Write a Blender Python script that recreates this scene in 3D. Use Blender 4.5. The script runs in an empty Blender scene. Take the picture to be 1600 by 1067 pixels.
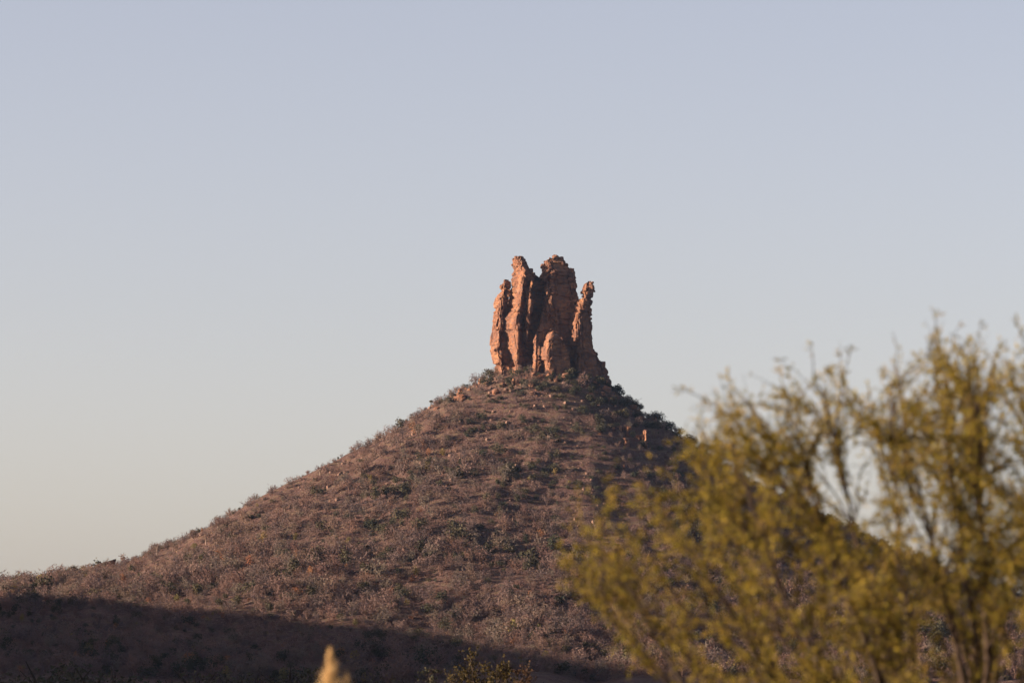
import bpy, math, random
import numpy as np

# ---------------------------------------------------------------- camera, sky, sun, exposure
SUN_AZ = 80.0      # degrees left of the direction from the hill back to the camera
SUN_EL = 13.0
SKY_STRENGTH = 0.051
SUN_STRENGTH = 5.0
EXPOSURE = 1.85
F_PX = 1600 * 100 / 22.3
PITCH = math.atan(584 / F_PX)
CAM_Z = 2.0

sc = bpy.context.scene
col = sc.collection
cam_d = bpy.data.cameras.new('camera')
cam_d.lens = 100; cam_d.sensor_width = 22.3; cam_d.clip_start = 0.5; cam_d.clip_end = 20000
cam_d.dof.use_dof = True; cam_d.dof.focus_distance = 1390; cam_d.dof.aperture_fstop = 3.5
cam = bpy.data.objects.new('camera', cam_d); col.objects.link(cam)
cam.location = (0, 0, CAM_Z); cam.rotation_euler = (math.pi / 2 + PITCH, 0, 0)
sc.camera = cam

S = np.array([-math.sin(math.radians(SUN_AZ)) * math.cos(math.radians(SUN_EL)),
              -math.cos(math.radians(SUN_AZ)) * math.cos(math.radians(SUN_EL)),
              math.sin(math.radians(SUN_EL))])
w = bpy.data.worlds.new('World'); sc.world = w; w.use_nodes = True
nt = w.node_tree; nt.nodes.clear()
sky = nt.nodes.new('ShaderNodeTexSky'); sky.sky_type = 'NISHITA'; sky.sun_disc = False
sky.sun_elevation = math.radians(SUN_EL)
sky.sun_rotation = math.atan2(S[0], S[1])
sky.air_density = 0.8; sky.dust_density = 3.3; sky.ozone_density = 0.0; sky.altitude = 900
hsv = nt.nodes.new('ShaderNodeHueSaturation'); hsv.inputs['Saturation'].default_value = 0.76
wb = nt.nodes.new('ShaderNodeMix'); wb.data_type = 'RGBA'; wb.blend_type = 'MULTIPLY'; wb.inputs[0].default_value = 1.0; wb.inputs[7].default_value = (1.11, 0.98, 1.01, 1)   # the camera's white balance
bg = nt.nodes.new('ShaderNodeBackground'); bg.inputs[1].default_value = SKY_STRENGTH
ow = nt.nodes.new('ShaderNodeOutputWorld')
nt.links.new(sky.outputs[0], hsv.inputs['Color']); nt.links.new(hsv.outputs[0], wb.inputs[6]); nt.links.new(wb.outputs[2], bg.inputs[0])
nt.links.new(bg.outputs[0], ow.inputs[0])
sun_d = bpy.data.lights.new('sun', 'SUN'); sun_d.energy = SUN_STRENGTH; sun_d.angle = math.radians(0.53)
sun_d.color = (1.0, 0.75, 0.55)
sun = bpy.data.objects.new('sun', sun_d); col.objects.link(sun)
from mathutils import Vector
sun.rotation_euler = Vector((-S[0], -S[1], -S[2])).to_track_quat('-Z', 'Y').to_euler()
sc.view_settings.view_transform = 'Standard'; sc.view_settings.look = 'None'
sc.view_settings.exposure = EXPOSURE; sc.view_settings.gamma = 1; sc.view_settings.use_curve_mapping = False
sc.render.engine = 'CYCLES'
sc.cycles.use_denoising = True
sc.cycles.max_bounces = 6; sc.cycles.diffuse_bounces = 3; sc.cycles.transparent_max_bounces = 4
sc.cycles.volume_bounces = 0

# ---------------------------------------------------------------- helpers
def link(o, parent=None):
    col.objects.link(o)
    if parent is not None: o.parent = parent
    return o

def mesh_np(name, V, F, mat, smooth=False, tint=None):
    """V (n,3), F (m,k) all faces of one size k"""
    V = np.asarray(V, np.float32); F = np.asarray(F, np.int32)
    me = bpy.data.meshes.new(name)
    k = F.shape[1]
    me.vertices.add(len(V)); me.vertices.foreach_set('co', V.ravel())
    me.loops.add(F.size); me.loops.foreach_set('vertex_index', F.ravel())
    me.polygons.add(len(F)); me.polygons.foreach_set('loop_start', np.arange(0, F.size, k, dtype=np.int32))
    me.polygons.foreach_set('use_smooth', np.full(len(F), bool(smooth)))
    if tint is not None:
        a = me.attributes.new('tint', 'FLOAT', 'POINT'); a.data.foreach_set('value', np.asarray(tint, np.float32))
    me.update(calc_edges=True)
    if mat: me.materials.append(mat)
    return me

def obj(name, me, parent=None, loc=None):
    o = bpy.data.objects.new(name, me); link(o, parent)
    if loc is not None: o.location = loc
    return o

def thing(name, loc=(0, 0, 0)):
    o = bpy.data.objects.new(name, None); o.empty_display_size = 0.5
    link(o); o.location = loc
    return o

def tag(o, label=None, cat=None, group=None, kind=None):
    if label: o['label'] = label
    if cat: o['category'] = cat
    if group: o['group'] = group
    if kind: o['kind'] = kind
    return o

# vectorised noise
def _h(ix, iy, iz, s):
    n = (ix.astype(np.int64) * 374761393 + iy.astype(np.int64) * 668265263 + iz.astype(np.int64) * 2147483647 + s * 1274126177) & 0xFFFFFFFF
    n = ((n ^ (n >> 13)) * 1274126177) & 0xFFFFFFFF
    n = ((n ^ (n >> 16)) * 2246822519) & 0xFFFFFFFF
    n = n ^ (n >> 15)
    return (n & 0xFFFFFF) / float(0xFFFFFF)

def vnoise(x, y, z=None, s=0):
    x = np.asarray(x, float); y = np.asarray(y, float)
    if z is None:
        ix, iy = np.floor(x), np.floor(y); o = np.zeros_like(ix)
        fx, fy = x - ix, y - iy; fx = fx * fx * (3 - 2 * fx); fy = fy * fy * (3 - 2 * fy)
        return 2 * ((_h(ix, iy, o, s) * (1 - fx) + _h(ix + 1, iy, o, s) * fx) * (1 - fy) + (_h(ix, iy + 1, o, s) * (1 - fx) + _h(ix + 1, iy + 1, o, s) * fx) * fy) - 1
    z = np.zeros_like(x) if z is None else np.asarray(z, float)
    ix, iy, iz = np.floor(x), np.floor(y), np.floor(z)
    fx, fy, fz = x - ix, y - iy, z - iz
    fx, fy, fz = [f * f * (3 - 2 * f) for f in (fx, fy, fz)]
    r = 0
    for dx in (0, 1):
        for dy in (0, 1):
            for dz in (0, 1):
                r = r + _h(ix + dx, iy + dy, iz + dz, s) * (fx if dx else 1 - fx) * (fy if dy else 1 - fy) * (fz if dz else 1 - fz)
    return r * 2 - 1

def fbm(x, y, z=None, s=0, o=4):
    r = 0; a = 1.0; f = 1.0
    for i in range(o):
        r = r + a * vnoise(x * f + 17.3 * i, y * f - 9.1 * i, None if z is None else z * f, s + i); a *= 0.5; f *= 2.03
    return r

def worley(x, y, z, s=0):
    """F1, F2 and a random number of the nearest cell"""
    ix, iy, iz = np.floor(x), np.floor(y), np.floor(z)
    f1 = np.full(x.shape, 9.0); f2 = np.full(x.shape, 9.0); cid = np.zeros(x.shape)
    for dx in (-1, 0, 1):
        for dy in (-1, 0, 1):
            for dz in (-1, 0, 1):
                cx, cy, cz = ix + dx, iy + dy, iz + dz
                px = cx + .15 + .7 * _h(cx, cy, cz, s); py = cy + .15 + .7 * _h(cx, cy, cz, s + 1); pz = cz + .15 + .7 * _h(cx, cy, cz, s + 2)
                d = np.maximum(np.maximum(np.abs(px - x), np.abs(py - y)), np.abs(pz - z) * 1.1)
                c = _h(cx, cy, cz, s + 3)
                m = d < f1
                f2 = np.where(m, f1, np.minimum(f2, d)); cid = np.where(m, c, cid); f1 = np.where(m, d, f1)
    return f1, f2, cid

def smooth(a, b, x):
    t = np.clip((x - a) / (b - a), 0, 1); return t * t * (3 - 2 * t)

# ---------------------------------------------------------------- camera geometry
cp, sp = math.cos(PITCH), math.sin(PITCH)
def ray(px, py):
    u = (px - 800) / F_PX; v = (533.5 - py) / F_PX
    return np.array([u, cp - v * sp, sp + v * cp])
def at_y(px, py, Y):
    d = ray(px, py); return np.array([0, 0, CAM_Z]) + d * (Y / d[1])
def project(P):
    P = np.atleast_2d(P); x, y, z = P[:, 0], P[:, 1], P[:, 2] - CAM_Z
    f = y * cp + z * sp; v = -y * sp + z * cp
    return 800 + F_PX * x / f, 533.5 - F_PX * v / f

# ---------------------------------------------------------------- materials
def nodes(name):
    m = bpy.data.materials.new(name); m.use_nodes = True
    nt = m.node_tree; b = nt.nodes['Principled BSDF']
    b.inputs['Roughness'].default_value = 0.9
    b.inputs['Specular IOR Level'].default_value = 0.15
    return m, nt, b
def N(nt, t, **kw):
    n = nt.nodes.new(t)
    for k, v in kw.items():
        if k in n.inputs: n.inputs[k].default_value = v
        else: setattr(n, k, v)
    return n
def ramp(nt, fac, stops):
    r = nt.nodes.new('ShaderNodeValToRGB'); e = r.color_ramp.elements
    while len(e) < len(stops): e.new(0.5)
    for i, (p, c) in enumerate(stops): e[i].position = p; e[i].color = (*c, 1)
    nt.links.new(fac, r.inputs[0]); return r.outputs[0]
def mix(nt, fac, a, b, mode='MIX'):
    m = nt.nodes.new('ShaderNodeMix'); m.data_type = 'RGBA'; m.blend_type = mode
    if isinstance(fac, float): m.inputs[0].default_value = fac
    else: nt.links.new(fac, m.inputs[0])
    for i, c in ((6, a), (7, b)):
        if isinstance(c, tuple): m.inputs[i].default_value = (*c, 1)
        else: nt.links.new(c, m.inputs[i])
    return m.outputs[2]
def noise(nt, scale, detail=4, coord='Object', stretch=None, rough=0.55):
    tc = nt.nodes.new('ShaderNodeTexCoord'); n = N(nt, 'ShaderNodeTexNoise', Scale=scale, Detail=detail, Roughness=rough)
    src = tc.outputs[coord]
    if stretch:
        mp = nt.nodes.new('ShaderNodeMapping'); mp.inputs['Scale'].default_value = stretch
        nt.links.new(src, mp.inputs[0]); src = mp.outputs[0]
    nt.links.new(src, n.inputs['Vector']); return n.outputs[0]
def bump(nt, b, h, dist, strength=1.0):
    n = N(nt, 'ShaderNodeBump', Strength=strength, Distance=dist)
    nt.links.new(h, n.inputs['Height']); nt.links.new(n.outputs[0], b.inputs['Normal'])

def mat_soil():
    m, nt, b = nodes('red_stony_soil')
    c = ramp(nt, noise(nt, 0.11, 6), [(0.30, (0.048, 0.028, 0.025)), (0.5, (0.076, 0.043, 0.036)), (0.70, (0.11, 0.065, 0.052))])
    g = ramp(nt, noise(nt, 0.35, 5, stretch=(1, 1, 2.5)), [(0.50, (0, 0, 0)), (0.62, (1, 1, 1))])
    c = mix(nt, g, c, (0.10, 0.07, 0.047))                              # dry grass
    s = ramp(nt, noise(nt, 1.7, 3), [(0.60, (0, 0, 0)), (0.66, (1, 1, 1))])
    c = mix(nt, s, c, (0.14, 0.10, 0.088))                               # stones
    nt.links.new(c, b.inputs['Base Color'])
    bump(nt, b, noise(nt, 0.9, 6, rough=0.7), 1.2)
    return m
def mat_rock():
    m, nt, b = nodes('orange_sandstone')
    c = ramp(nt, noise(nt, 0.22, 6), [(0.30, (0.14, 0.066, 0.046)), (0.5, (0.245, 0.115, 0.064)), (0.68, (0.335, 0.172, 0.088))])
    l = ramp(nt, noise(nt, 1.1, 6, stretch=(1, 1, 1.6)), [(0.48, (0, 0, 0)), (0.66, (1, 1, 1))])
    c = mix(nt, l, c, (0.15, 0.102, 0.086))                               # grey lichen
    v = ramp(nt, noise(nt, 0.6, 5, stretch=(1, 1, 0.16)), [(0.54, (0, 0, 0)), (0.70, (1, 1, 1))])
    c = mix(nt, v, c, (0.095, 0.054, 0.045))                              # varnish streaks
    nt.links.new(c, b.inputs['Base Color'])
    h = noise(nt, 1.4, 8, stretch=(1, 1, 3.0), rough=0.7)
    bump(nt, b, h, 0.9)
    return m
def mat_plant(name, stops, trans=0.0, spread=1.0):
    m, nt, b = nodes(name)
    a = N(nt, 'ShaderNodeAttribute', attribute_name='tint'); oi = nt.nodes.new('ShaderNodeObjectInfo')
    s = N(nt, 'ShaderNodeMath', operation='ADD'); nt.links.new(a.outputs['Fac'], s.inputs[0]); nt.links.new(oi.outputs['Random'], s.inputs[1])
    f = N(nt, 'ShaderNodeMath', operation='FRACT'); nt.links.new(s.outputs[0], f.inputs[0])
    c = ramp(nt, f.outputs[0], stops)
    nt.links.new(c, b.inputs['Base Color'])
    if trans:
        t = nt.nodes.new('ShaderNodeBsdfTranslucent'); nt.links.new(c, t.inputs[0])
        ms = nt.nodes.new('ShaderNodeMixShader'); ms.inputs[0].default_value = trans
        nt.links.new(b.outputs[0], ms.inputs[1]); nt.links.new(t.outputs[0], ms.inputs[2])
        nt.links.new(ms.outputs[0], nt.nodes['Material Output'].inputs[0])
    return m
M = {}
M['soil'] = mat_soil(); M['rock'] = mat_rock()
M['stone'] = mat_plant('weathered_stone', [(0, (0.128, 0.075, 0.056)), (0.5, (0.158, 0.105, 0.083)), (1, (0.120, 0.079, 0.064))])
M['twig'] = mat_plant('bare_twigs', [(0, (0.128, 0.077, 0.067)), (0.2, (0.165, 0.115, 0.100)), (0.4, (0.083, 0.064, 0.064)), (0.6, (0.165, 0.101, 0.081)), (0.8, (0.128, 0.108, 0.087)), (1, (0.105, 0.073, 0.073))], 0.4)
M['green'] = mat_plant('dark_green_leaves', [(0, (0.030, 0.035, 0.022)), (0.5, (0.064, 0.055, 0.033)), (1, (0.039, 0.041, 0.026))], 0.2)
M['yellow'] = mat_plant('yellow_green_leaves', [(0, (0.128, 0.105, 0.034)), (0.5, (0.180, 0.128, 0.045)), (1, (0.112, 0.101, 0.038))], 0.2)
M['rust'] = mat_plant('rust_leaves', [(0, (0.203, 0.086, 0.041)), (0.5, (0.232, 0.116, 0.056)), (1, (0.173, 0.075, 0.045))], 0.2)
M['bark'] = mat_plant('grey_bark', [(0, (0.180, 0.135, 0.109)), (0.5, (0.255, 0.203, 0.169)), (1, (0.150, 0.112, 0.094))])
M['dark_bark'] = mat_plant('dark_bark', [(0, (0.028, 0.020, 0.015)), (0.5, (0.040, 0.028, 0.020)), (1, (0.030, 0.023, 0.017))])
M['acacia'] = mat_plant('acacia_leaves', [(0, (0.160, 0.136, 0.016)), (0.3, (0.236, 0.182, 0.028)), (0.5, (0.184, 0.120, 0.024)), (0.75, (0.096, 0.088, 0.018)), (1, (0.176, 0.128, 0.019))], 0.4)
M['olive'] = mat_plant('olive_leaves', [(0, (0.042, 0.033, 0.013)), (0.5, (0.056, 0.042, 0.014)), (1, (0.034, 0.028, 0.013))], 0.25)
M['russet'] = mat_plant('russet_leaves', [(0, (0.064, 0.032, 0.019)), (0.5, (0.053, 0.034, 0.019)), (1, (0.075, 0.041, 0.022))], 0.2)
M['plume'] = mat_plant('straw_plume', [(0, (0.480, 0.344, 0.168)), (0.5, (0.576, 0.432, 0.232)), (1, (0.448, 0.304, 0.136))], 0.35)
M['straw'] = mat_plant('straw_stem', [(0, (0.225, 0.165, 0.068)), (1, (0.195, 0.150, 0.060))])

# ---------------------------------------------------------------- terrain
HC = np.array([at_y(860, 585, 1400)[0], 1400.0])
T_left = np.array([(0, 107), (17.5, 105.5), (29, 100.5), (47, 89), (70, 75.5), (101, 58.5), (137, 46), (168, 40.5), (260, 28), (400, 10), (560, -1), (2000, -2)])
T_right = np.array([(0, 107), (16, 105), (27, 95), (39, 86.5), (48, 81.5), (58.5, 73.5), (76, 64), (92, 55.5), (150, 32), (250, 12), (380, -1), (2000, -2)])
T_front = np.array([(0, 107), (13, 105), (24, 98.8), (40, 88.5), (80, 66), (120, 45.5), (170, 28), (230, 15), (330, 5), (450, -1), (2000, -2)])
T_back = np.array([(0, 107), (17, 105), (40, 88), (80, 62), (150, 30), (260, 8), (350, -1), (2000, -2)])
def hill_base(x, y):
    dx, dy = x - HC[0], y - HC[1]
    r = np.hypot(dx, dy) + 1e-6
    c, s = dx / r, dy / r
    wl = np.clip(-c, 0, 1) ** 2; wr = np.clip(c, 0, 1) ** 2; wf = np.clip(-s, 0, 1) ** 2; wb = np.clip(s, 0, 1) ** 2
    def pr(T):
        # softened piecewise profile
        return (np.interp(r - 3, T[:, 0], T[:, 1]) + np.interp(r, T[:, 0], T[:, 1]) + np.interp(r + 3, T[:, 0], T[:, 1])) / 3
    return wl * pr(T_left) + wr * pr(T_right) + wf * pr(T_front) + wb * pr(T_back), r, c, s
def hill_h(x, y):
    x = np.asarray(x, float); y = np.asarray(y, float)
    h, r, c, s = hill_base(x, y)
    k = smooth(12, 35, r) * smooth(-1, 6, h)
    ph = np.arctan2(s, c)
    gul = np.abs(vnoise(ph * 5.5 + 0.5 * vnoise(x / 40, y / 40, s=71), r / 90, s=72)) + 0.5 * np.abs(vnoise(ph * 13 + 0.6 * vnoise(x / 25, y / 25, s=73), r / 60, s=74))
    h = h + k * (1.6 * fbm(x / 38, y / 38, s=3, o=3) + 0.6 * fbm(x / 7, y / 7, s=8, o=3) + smooth(30, 80, r) * 3.2 * (gul - 0.55))
    # rock ledges running along the contour on the upper slopes
    m = smooth(45, 70, h) * (0.35 + 0.65 * smooth(-0.1, 0.35, c)) * smooth(-0.1, 0.3, vnoise(x / 23, y / 23, s=12) + 0.2)
    t = h / 4.2 + 0.6 * vnoise(x / 30, y / 30, s=5)
    fr = t - np.floor(t)
    h = h + k * m * 4.2 * (smooth(0.55, 0.85, fr) - fr) * 0.6
    return h

def grid_mesh(name, x0, x1, nx, y0, y1, ny, hf, mat, smooth_=True):
    xs = np.linspace(x0, x1, nx); ys = np.linspace(y0, y1, ny)
    X, Y = np.meshgrid(xs, ys); Z = hf(X, Y)
    V = np.stack([X, Y, Z], -1).reshape(-1, 3)
    i = np.arange(nx * ny).reshape(ny, nx)
    F = np.stack([i[:-1, :-1], i[:-1, 1:], i[1:, 1:], i[1:, :-1]], -1).reshape(-1, 4)
    return mesh_np(name, V, F, mat, smooth_)

def hill_hit(px, py, y0=1000, y1=1420):
    d = ray(px, py); ys = np.linspace(y0, y1, 2200); t = ys / d[1]
    P = np.array([0, 0, CAM_Z]) + t[:, None] * d
    below = P[:, 2] < hill_h(P[:, 0], P[:, 1])
    if not below.any(): return None
    return P[np.argmax(below)]

# the ridge to the west that throws its shadow over the foot of the hill:
# its crest runs where the sun rays through the shadow's edge pass
RX = -430.0
edge = [(0, 935), (150, 937), (330, 948), (500, 967), (600, 980), (690, 990), (800, 1008), (900, 1026), (1020, 1044), (1120, 1058), (1220, 1074)]
crest = []
for e in edge:
    P = hill_hit(*e)
    if P is None: print('no hit', e); continue
    t = (RX - P[0]) / S[0]; Q = P + S * t; crest.append((Q[1], Q[2] - 1.0))
crest.sort()
print('crest', [(round(a), round(b)) for a, b in crest])
c0 = crest[0]
crest_t = np.array([(-400, -3), (120, -3), (210, 70), (290, 138), (480, max(140, c0[1])), (c0[0] - 60, c0[1] + 4)] + crest + [(crest[-1][0] + 150, crest[-1][1] - 25), (crest[-1][0] + 500, 10), (3000, -3)])
def ridge_h(x, y):
    x = np.asarray(x, float); y = np.asarray(y, float)
    H = np.interp(y, crest_t[:, 0], crest_t[:, 1])
    d = np.abs(x - RX)
    prof = np.clip(1 - d / np.where(x > RX, 240.0, 420.0), 0, 1)
    prof = np.where(prof > 0.93, 0.93 + (prof - 0.93) * 1.0, prof)
    z = H * prof * (0.75 + 0.25 * prof)
    k = smooth(2, 25, z)
    return z + k * (0.7 * fbm(x / 40, y / 40, s=31, o=3)) * smooth(0, 40, d) + 0.25 * k * fbm(x / 6, y / 6, s=41, o=2) - 0.6

ground = obj('ground', grid_mesh('ground', -4000, 4000, 41, -2000, 6000, 41, lambda X, Y: 0.0 * X, M['soil']))
tag(ground, kind='structure')
hill = obj('hill', grid_mesh('hill', HC[0] - 420, HC[0] + 330, 430, HC[1] - 380, HC[1] + 300, 390, hill_h, M['soil']))
tag(hill, kind='structure')
ridge = obj('ridge', grid_mesh('ridge', RX - 400, RX + 232, 110, 100, 1900, 300, ridge_h, M['soil']))
tag(ridge, kind='structure')

# ---------------------------------------------------------------- the rock tower
def zoom_xz(X, Y):                      # reading of the tower enlarged 4.446 times from (740, 380)
    p = at_y(740 + X / 4.446, 380 + Y / 4.446, 1400); return p[0], p[2]

def loft(rows, y0, b, rot, amp=1.0, seed=0, res=0.29, n_exp=4.0, layer=1.15, taper_top=0.55, topdome=True):
    """rows: (z, x_left, x_right) from top to bottom -> displaced column of bedded, jointed rock"""
    rows = sorted(rows, key=lambda r: -r[0]); R = np.array(rows)
    zt, zb = R[0, 0], R[-1, 0]
    nz = max(8, int((zt - zb) / res)); zs = np.linspace(zt, zb, nz)
    xl = np.interp(-zs, -R[:, 0], R[:, 1]); xr = np.interp(-zs, -R[:, 0], R[:, 2])
    wmax = (xr - xl).max()
    na = max(20, int((wmax * 2 + b * 4) * 0.85 / res))
    th = np.linspace(0, 2 * math.pi, na, endpoint=False)
    ux = np.sign(np.cos(th)) * np.abs(np.cos(th)) ** (2 / n_exp); uy = np.sign(np.sin(th)) * np.abs(np.sin(th)) ** (2 / n_exp)
    cr, sr = math.cos(math.radians(rot)), math.sin(math.radians(rot))
    V = np.zeros((nz, na, 3)); Dn = np.zeros((nz, na, 2))
    for i in range(nz):
        hw = (xr[i] - xl[i]) / 2; cx = (xr[i] + xl[i]) / 2
        bb = b * (taper_top + (1 - taper_top) * min(1.0, hw / (wmax / 2) * 1.1))
        if topdome: bb *= min(1.0, math.sqrt(max(0.05, (i + 0.5) / nz * 8)))
        lx = ux * hw * 0.9; ly = uy * bb
        x = lx * cr - ly * sr; y = lx * sr + ly * cr
        x = x / np.abs(x).max() * hw
        V[i, :, 0] = cx + x; V[i, :, 1] = y0 + y; V[i, :, 2] = zs[i]
        L = np.hypot(x / max(hw, .1), y / max(bb, .1)) + 1e-6
        Dn[i, :, 0] = x / max(hw, .1) / L; Dn[i, :, 1] = y / max(bb, .1) / L
    x, y, z = V[..., 0], V[..., 1], V[..., 2]
    lt = z / layer + 0.35 * vnoise(x / 5, y / 5, z * 0 + seed, s=seed + 2)
    li = np.floor(lt); lf = lt - li
    lay = _h(li, np.floor(x / 4.5 + 0.3 * li), np.floor(y / 4.5 - 0.3 * li), seed + 5) - 0.5
    groove = -np.clip(1 - np.minimum(lf, 1 - lf) / 0.14, 0, 1) * _h(li, li, li, seed + 6) * 0.45
    wx = x + 0.5 * vnoise(x / 2.1, y / 2.1, z / 2.1, s=seed + 21); wy = y + 0.5 * vnoise(x / 2.1, y / 2.1, z / 2.1, s=seed + 22)
    f1, f2, c1 = worley(wx / 2.6, wy / 2.6, z / 5.2, seed + 7)
    crack = -np.clip(1 - (f2 - f1) / 0.10, 0, 1) * 0.6
    g1, g2, c2 = worley(wx / 1.05, wy / 1.05, z / 1.2, seed + 11)
    small = (c2 - 0.5) * 0.5 - np.clip(1 - (g2 - g1) / 0.12, 0, 1) * 0.2
    big = fbm(x / 6, y / 6, z / 9, s=seed + 15, o=3) * 0.5
    rough = smooth(-0.2, 0.5, vnoise(x / 5, y / 5, z / 6, s=seed + 19)) * 0.8 + 0.25
    e1, e2, c3 = worley((wx + 0.6 * wy) / 4.2 + 31, (wy - 0.6 * wx) / 4.2, z / 11.0, seed + 31)
    joint = -np.clip(1 - (e2 - e1) / 0.07, 0, 1) * 1.1
    d = amp * (lay * 1.2 * rough + groove * rough * 1.5 + (c1 - 0.5) * 1.7 + crack * 1.5 + small * rough * 2.2 + big * 0.9 + joint + (c3 - .5) * .9)
    V[..., 0] += Dn[..., 0] * d; V[..., 1] += Dn[..., 1] * d
    V[..., 2] += amp * 0.35 * (c2 - 0.5) * smooth(0, 1, np.linspace(1, -8, nz))[:, None]
    Vf = V.reshape(-1, 3)
    idx = np.arange(nz * na).reshape(nz, na); nx_ = np.roll(idx, -1, 1)
    F = np.stack([idx[:-1], idx[1:], nx_[1:], nx_[:-1]], -1).reshape(-1, 4)
    ctr = np.array([[V[0, :, 0].mean(), V[0, :, 1].mean(), zt + 0.15]])
    T = np.stack([np.full(na, len(Vf)), idx[0], nx_[0], nx_[0]], -1)
    tri = np.concatenate([F[:, [0, 1, 2]], F[:, [0, 2, 3]], T[:, :3]])
    return np.concatenate([Vf, ctr]), tri

def column(rows_zoom, dy, b, rot, **kw):
    rows = []
    for (Y, Xl, Xr) in rows_zoom:
        x0, z = zoom_xz(Xl, Y); x1, _ = zoom_xz(Xr, Y); rows.append((z, x0, x1))
    return loft(rows, 1400 + dy, b, rot, **kw)

def block_mesh(seed, sx, sy, sz):
    """one angular block of broken rock"""
    rnd = np.random.RandomState(seed)
    n = 12; V = []
    for k, (zz, rr) in enumerate(((-1, .85), (-.45, 1.0), (.35, .98), (1, .7))):
        for a in range(7):
            t = a / 7 * 2 * math.pi + rnd.uniform(-.25, .25)
            r = rr * rnd.uniform(.78, 1.12)
            V.append((sx * r * math.cos(t), sy * r * math.sin(t), sz * (zz + rnd.uniform(-.18, .18))))
    V.append((0, 0, sz * 1.02)); V.append((0, 0, -sz))
    F = []
    for k in range(3):
        for a in range(7):
            p, q = k * 7 + a, k * 7 + (a + 1) % 7
            F += [(p, q, q + 7), (p, q + 7, p + 7)]
    for a in range(7):
        F += [(21 + a, 21 + (a + 1) % 7, 28), ((a + 1) % 7, a, 29)]
    return np.array(V), np.array(F)
BLOCKS = [mesh_np('rock_block', *block_mesh(s, 1, 1, rz), M['rock']) for s, rz in ((1, .7), (2, .9), (3, .55), (4, 1.1), (5, .8), (6, .65))]

TC = (HC[0], 1400.0, 100.0)
tower = thing('rock_tower', TC)
tag(tower, 'tall orange sandstone rock tower with knobbed pillars crowning the hill', 'rock formation')
def tower_part(name, rows, dy, b, rot, **kw):
    V, F = column(rows, dy, b, rot, **kw)
    o = obj(name, mesh_np(name, V - np.array(TC), F, M['rock']), tower)
    return o, V
tp = []
tp.append(tower_part('pillar', [(255, 205, 243), (270, 190, 250), (330, 180, 256), (378, 160, 253), (385, 150, 253), (450, 144, 248), (520, 139, 240), (600, 124, 246), (680, 116, 250), (745, 110, 254), (770, 123, 256), (830, 134, 258), (880, 150, 256), (1010, 140, 260)], 0.5, 3.4, 30, amp=.7, seed=100, n_exp=6))
tp.append(tower_part('pillar', [(95, 305, 350), (106, 276, 360), (135, 262, 366), (165, 266, 374), (185, 274, 384), (225, 268, 400), (250, 248, 406), (325, 250, 398), (345, 248, 378), (400, 242, 372), (440, 226, 368), (520, 208, 362), (600, 212, 356), (700, 222, 345), (850, 232, 342), (930, 240, 348), (1030, 235, 355)], -1.4, 4.8, 48, amp=.5, seed=200, n_exp=7))
tp.append(tower_part('column', [(242, 384, 408), (300, 364, 416), (400, 352, 410), (500, 346, 400), (600, 336, 388), (640, 346, 384), (690, 350, 376)], -4.0, 2.4, 40, amp=.7, seed=300))
tp.append(tower_part('wall', [(197, 396, 416), (215, 390, 424), (243, 385, 470), (290, 350, 560), (330, 262, 575), (450, 215, 600), (700, 200, 620), (900, 200, 640), (1030, 200, 650)], 4.5, 5.0, 17, amp=.7, seed=400, n_exp=7))
tp.append(tower_part('pillar', [(95, 562, 600), (104, 532, 618), (124, 480, 632), (158, 470, 660), (186, 478, 690), (214, 466, 706), (240, 456, 716), (330, 455, 712), (400, 450, 724), (500, 440, 718), (560, 440, 706), (700, 440, 722), (850, 430, 742), (1030, 420, 760)], 1.5, 5.4, 22, amp=.65, seed=500, n_exp=7))
tp.append(tower_part('slab', [(440, 484, 496), (500, 462, 520), (600, 442, 545), (700, 430, 556), (850, 424, 562), (1030, 415, 570)], -2.6, 2.0, 18, amp=.45, seed=600, n_exp=7))
tp.append(tower_part('buttress', [(622, 542, 570), (640, 520, 590), (700, 482, 630), (760, 463, 655), (850, 470, 668), (900, 486, 674), (1040, 480, 700)], -7.6, 3.6, 20, amp=.45, seed=700, n_exp=7))
tp.append(tower_part('sliver', [(648, 429, 436), (700, 416, 440), (800, 411, 440), (870, 402, 442), (1030, 392, 446)], -6.6, 1.6, 40, amp=.25, seed=800))
tp.append(tower_part('spire', [(275, 788, 806), (289, 762, 822), (328, 755, 835), (368, 750, 828), (388, 754, 818), (398, 730, 814), (450, 718, 808), (500, 704, 812), (550, 686, 815), (600, 682, 822), (650, 680, 828), (700, 690, 832), (740, 694, 836), (900, 690, 852), (1030, 680, 875)], -3.6, 2.8, 26, amp=.5, seed=900, n_exp=6))
tp.append(tower_part('apron', [(735, 705, 832), (800, 690, 858), (850, 680, 900), (900, 660, 935), (960, 640, 965), (1040, 620, 990), (1180, 620, 1010)], 0.5, 5.0, 20, amp=.7, seed=1000, n_exp=6))
# broken blocks crusting the tops and ledges of the pillars
rnd = random.Random(5)
def crust(part, V, n, zmin_frac, smin, smax, seed, facing=None):
    r = np.random.RandomState(seed)
    zt, zb = V[:, 2].max(), V[:, 2].min()
    c = V[V[:, 2] > zb + (zt - zb) * zmin_frac]
    if facing is not None: c = c[c[:, 1] < np.median(c[:, 1]) + facing]
    for p in c[r.choice(len(c), n)]:
        o = bpy.data.objects.new('block', BLOCKS[r.randint(len(BLOCKS))]); link(o, part)
        s = r.uniform(smin, smax)
        o.location = p - np.array(TC); o.scale = (s * r.uniform(.7, 1.2), s * r.uniform(.7, 1.2), s * r.uniform(.7, 1.3))
        o.rotation_euler = (r.uniform(-.15, .15), r.uniform(-.15, .15), r.uniform(0, 6.28))
crust(*tp[1], 22, .80, .35, .85, 11)
crust(*tp[4], 46, .72, .35, .95, 12)
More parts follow.
